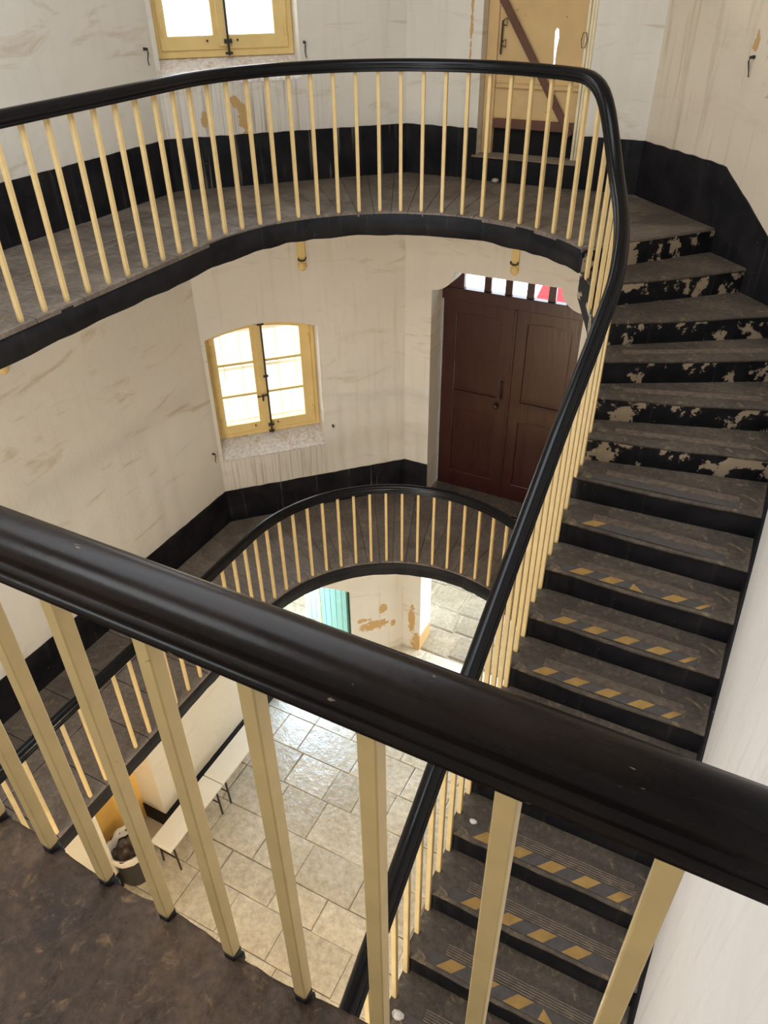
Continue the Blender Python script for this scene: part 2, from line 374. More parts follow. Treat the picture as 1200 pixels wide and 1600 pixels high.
# yard beyond the doorways
yard = MB(); yard.box((-4, 11.3, -.06), (8, 4.4, .04)); yard = yard.out('yard_ground', M['mortar']); yard['kind'] = 'structure'
y = 6.47
for row in range(10):
    h = random.uniform(.36, .5); x = -5.0 - random.uniform(0, .4)
    while x < -.4:
        w = random.uniform(.34, .62); g = .014; j = [random.uniform(-.03, .03) for _ in range(4)]
        slab_piece([(x + g, y + g + j[0]), (x + w - g, y + g + j[1]), (x + w - g + j[2], y + h - g), (x + g + j[3], y + h - g)], -.05, .0, 'yard_stone', M['cobble'], yard, .006, .02)
        x += w
    y += h
mb = MB(); mb.box(W_AB.at(.62, -.17, GZ - .032), (.62, .168, .03), (W_AB.d, W_AB.n, Vector((0, 0, 1)))); o = bevel(mb.out('doorstep', M['paving']), .01)
tag(o, 'pale worn stone doorstep inside the garden doorway at ground level', 'doorstep')

# ------------------------------------------------------------------ galleries
def well_outer(t):             # ray from well centre to the walls
    d = Vector((math.cos(t), math.sin(t))); best = 9
    for P, Q in ((( XL, YB), A), (A, B), (B, Cc), (Cc, D), (D, (XR, YB))):
        e = Vector((Q[0] - P[0], Q[1] - P[1])); den = d.x*e.y - d.y*e.x
        if abs(den) < 1e-9: continue
        px, py = P[0] - WC[0], P[1] - WC[1]; r = (px*e.y - py*e.x)/den; u = (px*d.y - py*d.x)/den
        if r > 0 and -1e-6 <= u <= 1 + 1e-6: best = min(best, r)
    return (WC[0] + d.x*best, WC[1] + d.y*best)
RW = 1.33
def on_circle(t, r=RW): return (WC[0] + r*math.cos(t), WC[1] + r*math.sin(t))
NL = {1: (-1.10, 4.94), 2: (-.96, 4.75), 3: (-.865, 4.55), 4: (-.79, 4.36), 5: (-.75, 4.20), 6: (-.73, 3.985), 7: (-.72, 3.785)}
NR = {1: (-.40, 5.748), 2: (-.13, 5.478), 3: (.16, 5.188), 4: (.32, 4.93), 5: (.32, 4.53), 6: (.32, 4.20), 7: (.32, 3.845)}
def nose(k):
    if k in NL: return NL[k], NR[k]
    y = 1.53 + .2525*(16 - k); return (-.72, y), (.32, y)
def gallery(name, H, label, pname='flagstone', near_big=False):
    z = Z(H); arc = [on_circle(math.radians(a)) for a in range(180, 44, -5)]
    out = [(XL, YB), (XR, YB), (XR, .44 if near_big else .27), (-.70, .44 if near_big else .27), (-.70, .44), (-3.38, .44), (-3.38, 4.0)] + arc[1:] + [NL[1], NR[1], Cc, B, A]
    core = MB(); core.prism(out, z - .16, z - .022, 0, 1, 2)
    g = core.out(name, [M['mortar'], M['string'], M['ceil']]); g['kind'] = 'structure'
    if True:
        inn = ([(x / 10, .44) for x in range(-7, -34, -1)] if not near_big else []) + [(-3.38, .44 + .1*i) for i in range(36)] + [on_circle(math.radians(a)) for a in range(180, 44, -3)] + [NL[1]]
        V = []; F = []; m = len(inn)
        for i, p in enumerate(inn):
            a, b = Vector(inn[max(i - 1, 0)]), Vector(inn[min(i + 1, m - 1)]); t = (b - a).normalized(); nr = Vector((t.y, -t.x))
            w = noise.noise(Vector((i*.35, H, 0)))*.012 + noise.noise(Vector((i*.9, H, 5)))*.008; o_ = Vector(p) + nr*(.012 + noise.noise(Vector((i*.5, H, 9)))*.006)
            V += [(p[0], p[1], z - .012), (o_.x, o_.y, z - .016), (o_.x, o_.y, z - .168 + w), (p[0], p[1], z - .172 + w)]
        for i in range(m - 1):
            for j in range(3): F.append((i*4 + j, i*4 + j + 1, i*4 + j + 5, i*4 + j + 4))
        mesh_obj('edge_band', V, F, M['string'], g, True)
    # straight left side
    y = YB + .02; spans = []
    while y < 3.95:
        w = random.choice([.34, .40, .46]); y1 = min(y + w, 4.0);
        if 4.0 - y1 < .2: y1 = 4.0
        spans.append((y, y1)); y = y1
    for y0, y1 in spans:
        if y0 > .44 or not near_big:
            xi = -3.395; xs = [XL + .003, XL + .003 + random.uniform(.45, .65), xi]
            if y1 < .44: xs = [XL + .003, -3.9, -3.38]
            for a, b in zip(xs, xs[1:]): slab_piece([(a + .003, y0 + .003), (b - .003 if b != xi else b + .03, y0 + .003), (b - .003 if b != xi else b + .03, y1 - .003), (a + .003, y1 - .003)], z - .03, z, pname, M['gallery'], g, .0015, .006)
    # round end
    N = 25; a0, a1 = 180., 45.
    corners = [(math.atan2(c[1] - WC[1], c[0] - WC[0]), c) for c in (A, B, Cc)]
    for i in range(N):
        t0, t1 = math.radians(a0 + (a1 - a0)*i/N), math.radians(a0 + (a1 - a0)*(i + 1)/N); e = .003
        inner = [on_circle(t0 - (t0 - t1)*f, RW - .015) for f in (0, .5, 1)]
        if i == N - 1: inner[-1] = (NL[1][0] - .01, NL[1][1] - .02)
        o0, o1 = well_outer(t0), (well_outer(t1) if i < N - 1 else NR[1])
        mid = [c for a, c in corners if t1 < a < t0]
        poly = inner + [o1] + mid + [o0]
        cx = sum(p[0] for p in poly)/len(poly); cy = sum(p[1] for p in poly)/len(poly)
        poly = [(cx + (p[0] - cx)*.985, cy + (p[1] - cy)*.990) for p in poly]
        slab_piece(poly, z - .03, z, pname, M['gallery'], g, .0012, .006)
    return g
g2 = gallery('floor_upper', H2, '', near_big=True)
g1 = gallery('floor_lower', H1, '')
# near flagstones of the upper gallery, rough hand-cut edge in the foreground
def rough_stone(x0, x1, y0, y1, H, parent, nx, ny):
    V = []; F = []
    for j in range(ny + 1):
        for i in range(nx + 1):
            x = x0 + (x1 - x0)*i/nx; y = y0 + (y1 - y0)*j/ny; e = min(j/ny*(ny), 99)
            fy = (ny - j)/ny*(y1 - y0)
            wob = (noise.noise(Vector((x*5, 3.1, 0)))*.012 + noise.noise(Vector((x*23, 1, 0)))*.0035)*max(0, 1 - fy*8)
            zz = noise.noise(Vector((x*5, y*5, 0)))*.005 + noise.noise(Vector((x*19, y*23, 4)))*.005 + abs(noise.noise(Vector((x*34, y*38, 4))))*.0045 + noise.noise(Vector((x*70, y*74, 4)))*.0018
            if fy < .02: zz -= (.02 - fy)**2*22
            V.append((x, y + wob, Z(H) + zz - .014))
    for j in range(ny):
        for i in range(nx):
            a = j*(nx + 1) + i; F.append((a, a + 1, a + nx + 2, a + nx + 1))
    n = len(V); top = [j for j in range(ny*(nx + 1), (ny + 1)*(nx + 1))]
    for a in top: V.append((V[a][0], V[a][1] - .006, Z(H) - .03))
    for i in range(nx): F.append((top[i], top[i + 1], n + i + 1, n + i))
    return mesh_obj('flagstone', V, F, M['near_stone'], parent, True)
rough_stone(-1.62, .315, -.45, .452, H2, g2, 260, 120)
rough_stone(-3.375, -1.63, -.45, .447, H2, g2, 60, 30)
rough_stone(-3.375, .315, YB + .01, -.46, H2, g2, 60, 20)
for x0 in (-3.37, -2.7, -2.05, -1.4): slab_piece([(x0, -.5), (x0 + .64, -.5), (x0 + .64, .44), (x0, .44)], Z(H1) - .03, Z(H1), 'flagstone', M['gallery'], g1, .001, .006)
for x0 in (-3.37, -2.7, -2.05, -1.4, -.74, -.2): slab_piece([(x0, YB), (min(x0 + .64, XR), YB), (min(x0 + .64, XR), -.51), (x0, -.51)], Z(H1) - .03, Z(H1), 'flagstone', M['gallery'], g1, .001, .006)
for x0 in (-.74, -.2): slab_piece([(x0, -.5), (x0 + .51, -.5), (x0 + .51, .24), (x0, .24)], Z(H1) - .03, Z(H1), 'flagstone', M['gallery'], g1, .001, .006)

# ------------------------------------------------------------------ flights
def lerp(p, q, t): return tuple(a + (b - a)*t for a, b in zip(p, q))
def flight(name, Htop, n, label, detail=True):
    st = thing(name, (-.2, nose(n)[0][1], Z(Htop + n*.16)), label, 'staircase')
    sof = MB()
    for k in range(2, n + 1):
        (Lb, Rb), (Lf, Rf) = nose(k - 1), nose(k); z = Z(Htop + (k - 1)*.16)
        mid = [D] if k == 4 else []
        # the tread reaches back under the riser above
        def ext(p, s=.03):
            return p
        fx = Vector((Rf[0] - Lf[0], Rf[1] - Lf[1])).normalized(); bk = Vector((-fx.y, fx.x))
        step = bpy.data.objects.new('step', None); C.objects.link(step); step.parent = st
        c = Vector(((Lf[0] + Rf[0])/2, (Lf[1] + Rf[1])/2, z - .16)); step.location = c - Vector(st.location)
        # tread slab with worn front edge, subdivided along its width
        m = 26; V = []; F = []
        for j in range(m + 1):
            t = j/m; pf = Vector(lerp(Lf, Rf, t)); pb = Vector(lerp(Lb, Rb, t)) + bk*.03
            if mid and t > .96: pb = Vector(D) + bk*.03 if j == m - 1 else pb
            wob = noise.noise(Vector((t*7, k*3.3, Htop)))*.006 + noise.noise(Vector((t*25, k*7.3, Htop)))*.003
            wear = .010*math.exp(-((t - .5)/.28)**2)
            pf2 = pf - bk*(wob)
            for pt, dz in ((pb, 0), (pf2 + bk*.09, -wear*.2), (pf2 + bk*.012, -wear*.8), (pf2, -.008 - wear), (pf2 + bk*.003, -.020 - wear), (pf2 + bk*.03, -.034)):
                V.append((pt.x, pt.y, z + dz + (noise.noise(Vector((pt.x*14, pt.y*14, k)))*.002 if dz > -.02 else 0)))
        for j in range(m):
            for i in range(5):
                a = j*6 + i; F.append((a, a + 1, a + 7, a + 6))
        for a in (0, m*6): F.append(tuple(range(a, a + 6)) if a == 0 else tuple(range(a + 5, a - 1, -1)))
        mesh_obj('tread', V, F, M['tread'], step, True)
        # riser block
        poly = [tuple(Vector(Lb)), tuple(Vector(Lf) + bk*.007), tuple(Vector(Rf) + bk*.007)] + mid + [tuple(Vector(Rb))]
        rb = MB(); rb.prism(poly, z - .165, z - .026); rb.out('riser', M['riser_peeled'] if (k <= 6 and detail) else M['riser'], step)
        L = (Vector(Rf) - Vector(Lf)).length; fx3 = Vector((fx.x, fx.y, 0)); bk3 = Vector((bk.x, bk.y, 0)); F0 = Vector((Lf[0], Lf[1], z))
        if detail and k >= 4:
            g = MB()
            s0, s1 = (.18, L - .13)
            for i in range(5):
                p = F0 + fx3*s0 + bk3*(.088 + i*.012); g.bar(p + Vector((0, 0, .0005)), p + fx3*(s1 - s0) + Vector((0, 0, .0005)), .005, .004)
            g.out('grip_strip', M['grip'], step)
        if detail and k >= 7:
            g = MB(); s0, s1 = .11, L - .13
            g.box(F0 + fx3*(s0 + s1)/2 + bk3*.048 + Vector((0, 0, .001)), ((s1 - s0)/2, .032, .0012), (fx3, bk3, Vector((0, 0, 1))))
            x = s0 + random.uniform(.0, .08); lim = s1 if k > 8 else s0 + (.10 if k == 8 else 0)
            while x < lim - .06:
                a = F0 + fx3*x + bk3*.018 + Vector((0, 0, .0028)); w = min(.078, s1 - x - .055)
                if w > .02:
                    h = bk3*.06; sh = fx3*.055
                    if random.random() < .12: g.add([a, a + fx3*w, a + h*.9 + sh*.2], [(0, 1, 2)], 1)
                    else: g.add([a, a + fx3*w, a + fx3*w + h + sh, a + h + sh], [(0, 1, 2, 3)], 1)
                x += .168
            g.out('warning_tape', [M['tape_grey'], M['tape_yellow']], step)
    (L1_, R1_) = nose(1); fx = (Vector(R1_) - Vector(L1_)).normalized(); bk = Vector((-fx.y, fx.x)); rb = MB()
    rb.prism([tuple(Vector(L1_) - bk*.006), tuple(Vector(R1_) - bk*.006), tuple(Vector(R1_) + bk*.02), tuple(Vector(L1_) + bk*.02)], Z(Htop + .165), Z(Htop + .018)); rb.out('riser', M['riser_peeled'] if detail else M['riser'], st)
    # smooth plastered soffit with its black string edge
    Lr = [nose(k)[0] for k in range(1, n + 1)]; Rr = [nose(k)[1] for k in range(1, n + 1)]
    V = []
    for k in range(1, n + 1):
        zt = Z(Htop + k*.16) - .06; zb = zt - .10
        for p in (Lr[k - 1], Rr[k - 1]): V.append((p[0], p[1], zt - .001)); V.append((p[0], p[1], zb))
    F = []; I = []
    for k in range(n - 1):
        a = k*4; F += [(a, a + 1, a + 5, a + 4), (a + 1, a + 3, a + 7, a + 5), (a + 2, a + 6, a + 7, a + 3), (a, a + 4, a + 6, a + 2)]; I += [1, 0, 0, 0]
    mesh_obj('stair_soffit', V, F, [M['ceil'], M['string']], st, False, I)
    return st
flight('staircase', H2, 21, 'long flight of worn dark stone steps with taped edges climbing to the upper landing')
flight('staircase', H1, 15, 'lower flight of dark stone steps going down to the ground floor under the long flight', False)

# ------------------------------------------------------------------ handrails and balusters
HALF = [(.028, 0), (.039, .001), (.0425, .006), (.0425, .012), (.0385, .0155), (.0365, .0175), (.0365, .020), (.040, .0225), (.0415, .028), (.040, .033), (.036, .036), (.0345, .039), (.0355, .045), (.033, .055), (.026, .065), (.015, .072), (.005, .0745)]
PROF = HALF + [(-u, v) for u, v in HALF[::-1]]
def sweep(path, mat, name, parent):
    V = []; F = []; n = len(PROF); P = [Vector(p) for p in path]
    for i, p in enumerate(P):
        t = (P[min(i + 1, len(P) - 1)] - P[max(i - 1, 0)]).normalized(); side = t.cross(Vector((0, 0, 1))).normalized(); up = side.cross(t)
        for u, v in PROF: V.append(p + side*u + up*v)
    for i in range(len(P) - 1):
        for j in range(n): F.append((i*n + j, i*n + (j + 1) % n, (i + 1)*n + (j + 1) % n, (i + 1)*n + j))
    F += [tuple(range(n)), tuple(range(len(P)*n - 1, (len(P) - 1)*n - 1, -1))]
    return mesh_obj(name, V, F, mat, parent, True)
RR = 1.345
KN = [(-9, .0), (.62, .0), (.72, .02), (.79, .05), (.87, .11), (.96, .21), (1.08, .34), (1.2, .44), (1.35, .52), (1.5, .595), (1.7, .70), (1.88, .83), (2.2, 1.03), (2.7, 1.30), (3.35, 1.70), (4.0, 2.12), (4.5, 2.46), (5.35, 3.05)]
def drop(s):
    for (a, x), (b, y) in zip(KN, KN[1:]):
        if s <= b: return x + (y - x)*(s - a)/(b - a)
    return KN[-1][1]
def sdrop(s): return sum(drop(s + d) for d in (-.05, -.025, 0, .025, .05))/5
def pos(s):                    # s = 0 at 80 degrees on the round end, growing down the flight
    t = math.radians(80) - s/RR
    if t > math.pi: return (-3.395 - .0, WC[1] - (t - math.pi)*RR)
    if t >= 0:
        return on_circle(t, RR - (.035*math.sin(math.pi*t/.92) if t < .92 else 0))
    return (-.705, WC[1] - (-t)*RR)
def rail_path(Hn, Hf, s_end, x_start, y_turn=.455):
    P = []
    x = x_start
    while x > -3.22: P.append((x, y_turn, Z(Hn))); x -= .12
    for a in range(0, 91, 15):
        P.append((-3.24 - .15*math.sin(math.radians(a)), y_turn + .15*(1 - math.cos(math.radians(a))), Z(Hn)))
    y = .72
    while y < WC[1]: P.append((-3.395 + .0, y, Z(Hn + (Hf - Hn)*(y - .6)/3.4))); y += .12
    s = math.radians(80 - 180)*RR
    while s < s_end: x, yy = pos(s); P.append((x, yy, Z(Hf + sdrop(s)))); s += .05
    return P
def baluster(par, x, y, zb, zt, ang=0, tilt=(0, 0), socket=False, w=.0122, bend=False):
    ca, sa = math.cos(ang), math.sin(ang)
    ax = (Vector((ca, sa, 0)), Vector((-sa, ca, 0)))
    b = MB(); V = []
    for z, dx, k in (((zb - .012, 0, .75), (zb + .012, 0, 1), (zt, 0, 1))):
        for i, j in ((-1, -1), (1, -1), (1, 1), (-1, 1)): V.append(Vector((x + tilt[0]*(zt - z), y + tilt[1]*(zt - z), z)) + ax[0]*w*i*k + ax[1]*w*j*k)
    b.add(V, [(3, 2, 1, 0), (0, 1, 5, 4), (1, 2, 6, 5), (2, 3, 7, 6), (3, 0, 4, 7), (4, 5, 9, 8), (5, 6, 10, 9), (6, 7, 11, 10), (7, 4, 8, 11), (8, 9, 10, 11)])
    o = b.out('baluster', M['cream'], par)
    if socket:
        k = MB(); k.box((x, y, zb - .020), (w*1.02, w*1.02, .020), (ax[0], ax[1], Vector((0, 0, 1)))); k.box((x, y - .004, zb - .034), (w*1.35, w*1.5, .012), (ax[0], ax[1], Vector((0, 0, 1))))
        s = k.out('baluster_socket', M['black'], o); bevel(s, .003)
    bevel(o, .0022)
    return o
def tread_z(s, Htop, n):       # height of what stands at s on the flight side
    x, y = pos(s)
    def side(k):
        (L, R) = nose(k); return (R[0] - L[0])*(y - L[1]) - (R[1] - L[1])*(x - L[0])
    k = 1
    while k < n + 1 and side(k) < 0: k += 1
    return Z(Htop + (k - 1)*.16)
def railing(name, Hn, Hf, Hslab, n, x_start, label, arcs, near_mat=None):
    r = thing(name, (-3.395, .6, Z(Hslab)), label, 'railing')
    s_end = (n - 1)*.2525 + .9 if n > 20 else 1.88 + 2.4
    path = rail_path(Hn, Hf, s_end, x_start)
    # one rail, the worn foreground length darker brown
    cut = next(i for i, p in enumerate(path) if p[0] < -2.6)
    h1 = sweep(path[:cut + 1], M['rail_near'], 'handrail', r) if near_mat else None
    if h1: h1['label'] = 'brown-black scuffed handrail length closest to the viewer'
    sweep(path[cut:] if near_mat else path, M['rail'], 'handrail', r)
    # near side
    x = .06
    while x > -3.3:
        if x < x_start: baluster(r, x, .445, Z(Hslab) + .004, Z(Hn) + .004, 0, (0, 0), socket=near_mat is not None)
        x -= .1555
    y = WC[1] - (math.radians(80 - 180)*RR - arcs[0]) - 0*.1555
    y = WC[1] + (arcs[0] - math.radians(80 - 180)*RR) - arcs[1]
    while y > .6:
        baluster(r, -3.392, y, Z(Hslab), Z(Hn + (Hf - Hn)*(y - .6)/3.4) + .004); y -= .1585
    s = arcs[0]
    while s < s_end - .1:
        x, yy = pos(s); t = math.radians(80) - s/RR
        zb = Z(Hslab) if s < .80 else tread_z(s, Hslab, n)
        zt = Z(Hf + sdrop(s)) + .006
        baluster(r, x, yy, zb, zt, max(0, min(t, math.pi)) if t > 0 else 0)
        s += arcs[1] if s < .8 else .1262
    return r
railing('stair_railing', .630, .58, H2, 21, .32, 'black-railed cream baluster railing around the upper gallery and down the long flight', (-2.30, .1545), True)
railing('stair_railing', 4.01, 4.01, H1, 15, -.72, 'black-railed cream baluster railing around the lower gallery', (-2.28, .1545))

# ------------------------------------------------------------------ skirtings
def skirting(name, W, s0, s1, f0, f1, dep=-.012, mat=None, step=.04):
    """black painted band; f(s)->(bottom z, top z)"""
    n = max(1, int((s1 - s0)/step)); V = []; F = []
    for i in range(n + 1):
        s = s0 + (s1 - s0)*i/n; zb, zt = f0(s), f1(s) + noise.noise(Vector((s*11, dep, f0(s))))*.006
        for d, z in ((0.004, zb), (dep, zb), (dep, zt), (0.004, zt)): V.append(W.P + W.d*s + W.n*d + Vector((0, 0, z)))
    for i in range(n):
        a = i*4
        for j in range(3): F.append((a + j, a + j + 1, a + j + 5, a + j + 4))
    F += [(0, 1, 2, 3), (n*4 + 3, n*4 + 2, n*4 + 1, n*4)]
    o = mesh_obj(name, V, F, mat or M['skirt'], None); o['kind'] = 'structure'; return o
for H, lv in ((H2, 'upper'), (H1, 'lower')):
    f = lambda s, H=H: Z(H) - .02
    g = lambda s, H=H: Z(H - .385)
    skirting('baseboard_left', W_L, 0, W_L.L, f, g)
    skirting('baseboard_window_side', W_AB, 0, W_AB.L, f, g, mat=M['skirt_drip'])
    if H == H2:
        skirting('baseboard_door_side', W_BC, 0, .645, f, g); skirting('baseboard_door_side', W_BC, 1.515, W_BC.L, f, g)
    else:
        skirting('baseboard_door_side', W_BC, 0, .28, f, g); skirting('baseboard_door_side', W_BC, 1.74, W_BC.L, f, g)
    n = 21 if H == H2 else 15
    dS = .93
    def top_cd(s, H=H): return Z(H - .385) if s < dS else Z(H - .385) - (s - dS)*.60
    def bot_cd(s, H=H): return Z(H) - .02 if s < .9 else Z(H) - .02 - (s - .9)/.55*.16 - .3
    skirting('baseboard_corner', W_CD, 0, W_CD.L, bot_cd, top_cd)
    zD = top_cd(W_CD.L)
    def yl(y, H=H): return Z(H + .16*(15 - (y - 1.53)/.2525))
    def top_r(s, H=H, zD=zD):
        y = D[1] - s
        a = yl(y, H) + .11
        return zD + (yl(3.65, H) + .11 - zD)*(s/(D[1] - 3.65)) if y > 3.65 else max(a, Z(H + 3.36) + .3)
    def bot_r(s, H=H): return max(yl(D[1] - s, H) - .45, Z(H + 3.37) - .02)
    skirting('baseboard_right', W_R, 0, D[1] - YB if H == H2 else D[1] - 1.4, bot_r, top_r)
skirting('baseboard_ground_left', W_G, 0, gs0, lambda s: 0, lambda s: .24); skirting('baseboard_ground_left', W_G, gs1, W_G.L, lambda s: 0, lambda s: .24)
WJ = Wall((XL + .05, 2.935), (XG - .0, 2.935)); skirting('baseboard_recess', WJ, 0, WJ.L, lambda s: 0, lambda s: .24)
# threshold block of the upper door
mb = MB(); mb.box(W_BC.at(1.08, .13, (1.30 + 1.49)/2), (.45, .17, (1.49 - 1.30)/2), (W_BC.d, W_BC.n, Vector((0, 0, 1)))); 
o = bevel(mb.out('threshold_step', M['riser']), .01); tag(o, 'black painted stone step with a dusty top under the boarded upper door', 'step')
mb = MB(); mb.box(W_BC.at(1.08, .13, 1.298), (.455, .175, .006), (W_BC.d, W_BC.n, Vector((0, 0, 1)))); mb.out('step_top', M['dusty'], o)
mb = MB(); rr = .0
prof = [(0, 0)] + [(.028*math.cos(a), .018*math.sin(a)) for a in (0, .4, .8, 1.2)] + [(0, .02)]
mb.lathe(W_BC.at(.86, -.075, 1.395), [(.001, -.018), (.026, -.014), (.034, 0), (.022, .014), (.001, .018)], 10); o = mb.out('pebble', M['paving'], None, True)
o.location = (0, 0, -.0); tag(o, 'small pale stone lying against the black step of the upper door', 'stone')
for v in o.data.vertices: v.co.z -= 1.48 - 1.395 - .018

for (x, y, H, lab) in ((-.655, 1.33, 4.04, 'pale plaster chip lying at the open end of a lower step, near the rail'), (-.62, 2.135, 3.56, 'smaller pale plaster chip lying on a step higher up the long flight')):
    k = .034 if H > 4 else .022
    V = [Vector((x + k*math.cos(a)*(1 + .25*math.sin(3*a)), y + k*.7*math.sin(a), Z(H) + z)) for z, k in ((-.008, k), (.006, k*.9), (.011, k*.45)) for a in [i*math.pi/4 for i in range(8)]]
    o = mesh_obj('plaster_chip', V, [(a*8 + j, a*8 + (j + 1) % 8, (a + 1)*8 + (j + 1) % 8, (a + 1)*8 + j) for a in (0, 1) for j in range(8)] + [tuple(range(16, 24))], M['sill']); tag(o, lab, 'chip', 'plaster chips on the stairs')
# ------------------------------------------------------------------ windows
def window(name, H0):
    """casement pair; H0 = head height (depth); built in the wall's own frame"""
    W = W_AB; d = .20; X, N, K = W.d, W.n, Vector((0, 0, 1))
    root = bpy.data.objects.new(name, None); C.objects.link(root); root.location = W.at(.57, d, H0 + 1.25); root['kind'] = 'structure'
    s0, s1, zb = .037, 1.108, Z(H0 + 1.25)
    def arc(s): a = (s - .035)/1.075; a = min(max(a, 0), 1); return Z(H0 + .09) + .10*4*a*(1 - a)
    def poly_bar(name, pts, th, dep, mat, par):   # pts: outline in (s,z)
        n = len(pts); V = [W.P + X*s + N*(dep + t) + K*z for t in (-th/2, th/2) for s, z in pts]
        F = [tuple(range(n)), tuple(range(2*n - 1, n - 1, -1))] + [(i, i + n, (i + 1) % n + n, (i + 1) % n) for i in range(n)]
        return mesh_obj(name, V, F, mat, par)
    def ring(name, so0, so1, zo, topo, si0, si1, zi, topi, th, dep, par, k=10, mat=None):
        a = [(so0, zo), (so1, zo)] + [(so1 + (so0 - so1)*i/k, topo(so1 + (so0 - so1)*i/k)) for i in range(k + 1)]
        b = [(si0, zi), (si1, zi)] + [(si1 + (si0 - si1)*i/k, topi(si1 + (si0 - si1)*i/k)) for i in range(k + 1)]
        n = len(a); V = [W.P + X*s + N*(dep + t) + K*z for t in (-th/2, th/2) for lst in (a, b) for s, z in lst]
        F = []
        for i in range(n):
            j = (i + 1) % n
            F += [(i, j, n + j, n + i), (2*n + i, 3*n + i, 3*n + j, 2*n + j), (i, 2*n + i, 2*n + j, j), (n + i, n + j, 3*n + j, 3*n + i)]
        return bevel(mesh_obj(name, V, F, mat or M['frame'], par), .004)
    fr = ring('window_frame', s0, s1, zb, arc, .085, 1.055, zb + .06, lambda s: arc(s) - .035, .07, d + .03, root)
    # sloping sill
    V = [W.at(.035, .27, H0 + 1.222), W.at(1.11, .27, H0 + 1.222), W.at(1.11, -.004, H0 + 1.392), W.at(.035, -.004, H0 + 1.392), W.at(.035, .27, H0 + 1.41), W.at(1.11, .27, H0 + 1.41), W.at(1.11, -.004, H0 + 1.41), W.at(.035, -.004, H0 + 1.41)]
    mesh_obj('window_sill', V, [(0, 1, 2, 3), (3, 2, 6, 7), (7, 6, 5, 4), (0, 3, 7, 4), (1, 5, 6, 2)], M['sill'], root)
    for a, b, p0, p1 in ((.088, .578, .136, .478), (.582, 1.052, .602, .958)):
        cs = ring('casement', a - .012, b + .012, zb + .050, lambda s: arc(s) - .028, p0, p1, zb + .145, lambda s: arc(s) - .098, .045, d, root)
        for H in (H0 + .445, H0 + .785):
            m = MB(); m.box(W.at((p0 + p1)/2, d, H), ((p1 - p0)/2, .014, .012), (X, N, K)); m.out('glazing_bar', M['frame'], cs)
        for z0, z1 in ((zb + .145, Z(H0 + .785) - .009), (Z(H0 + .785) + .009, Z(H0 + .445) - .009), (Z(H0 + .445) + .009, None)):
            if z1 is None:
                pts = [(p0, z0), (p1, z0)] + [(p1 + (p0 - p1)*i/6, arc(p1 + (p0 - p1)*i/6) - .098) for i in range(7)]
            else: pts = [(p0, z0), (p1, z0), (p1, z1), (p0, z1)]
            V = [W.P + X*s + N*(d + .004) + K*z for s, z in pts]
            mesh_obj('window_pane', V, [tuple(range(len(V)))], M['glass'], cs)
        hx = a + .006 if a < .3 else b - .006
        for H in (H0 + .28, H0 + 1.06):
            m = MB(); m.tube([W.at(hx, d - .03, H + .055), W.at(hx, d - .03, H - .055)], .008, 8); m.out('hinge', M['frame'], cs)
        m = MB(); m.lathe((0, 0, 0), [(.001, -.001), (.008, 0), (.008, .01), (.001, .011)], 8)
        for v in m.V: pass
        V = [W.at(p1 - .05 if a < .3 else p0 + .06, d - .024, H0 + 1.14) + X*v.x + K*v.y - N*v.z for v in m.V]; mesh_obj('screw_eye', V, m.F, M['iron'], cs)
    meet = MB(); meet.box(W.at(.548, d - .028, H0 + .62), (.032, .014, .56), (X, N, K)); bevel(meet.out('meeting_stile', M['frame'], root), .004)
    rod = MB(); rod.tube([W.at(.585, d - .052, H0 + .05), W.at(.585, d - .052, H0 + 1.24)], .0085, 8)
    rod.box(W.at(.585, d - .045, H0 + .055), (.032, .014, .013), (X, N, K)); rod.box(W.at(.585, d - .045, H0 + 1.145), (.030, .014, .014), (X, N, K)); rod.box(W.at(.585, d - .045, H0 + .60), (.026, .010, .010), (X, N, K)); rod.box(W.at(.585, d - .04, H0 + 1.225), (.028, .012, .008), (X, N, K))
    rod = rod.out('bolt_rod', M['iron'], root)
    hd = MB(); hd.tube([W.at(.585, d - .06, H0 + .80), W.at(.50, d - .075, H0 + .80), W.at(.478, d - .07, H0 + .80)], [.009, .007, .013], 8); hd.tube([W.at(.53, d - .065, H0 + .79), W.at(.53, d - .06, H0 + .86)], .009, 8)
    hd.out('bolt_handle', M['iron'], rod)
    return root
window('window_1', 2.70); window('window_2', -.68)
# outside grille of the lower window
gr = thing('window_grille', W_AB.at(.57, .55, 4.1), 'pale iron grille of bars outside the lower casement window', 'grille')
for i in range(7):
    m = MB(); m.bar(W_AB.at(.02 + i*.19, .55, 4.15), W_AB.at(.02 + i*.19, .55, 2.5), .022, .022); m.out('vertical_bar', M['bars'], gr)
for H in (2.95, 3.35, 3.95):
    m = MB(); m.bar(W_AB.at(-.05, .55, H), W_AB.at(1.25, .55, H), .02, .03); m.out('cross_bar', M['bars'], gr)

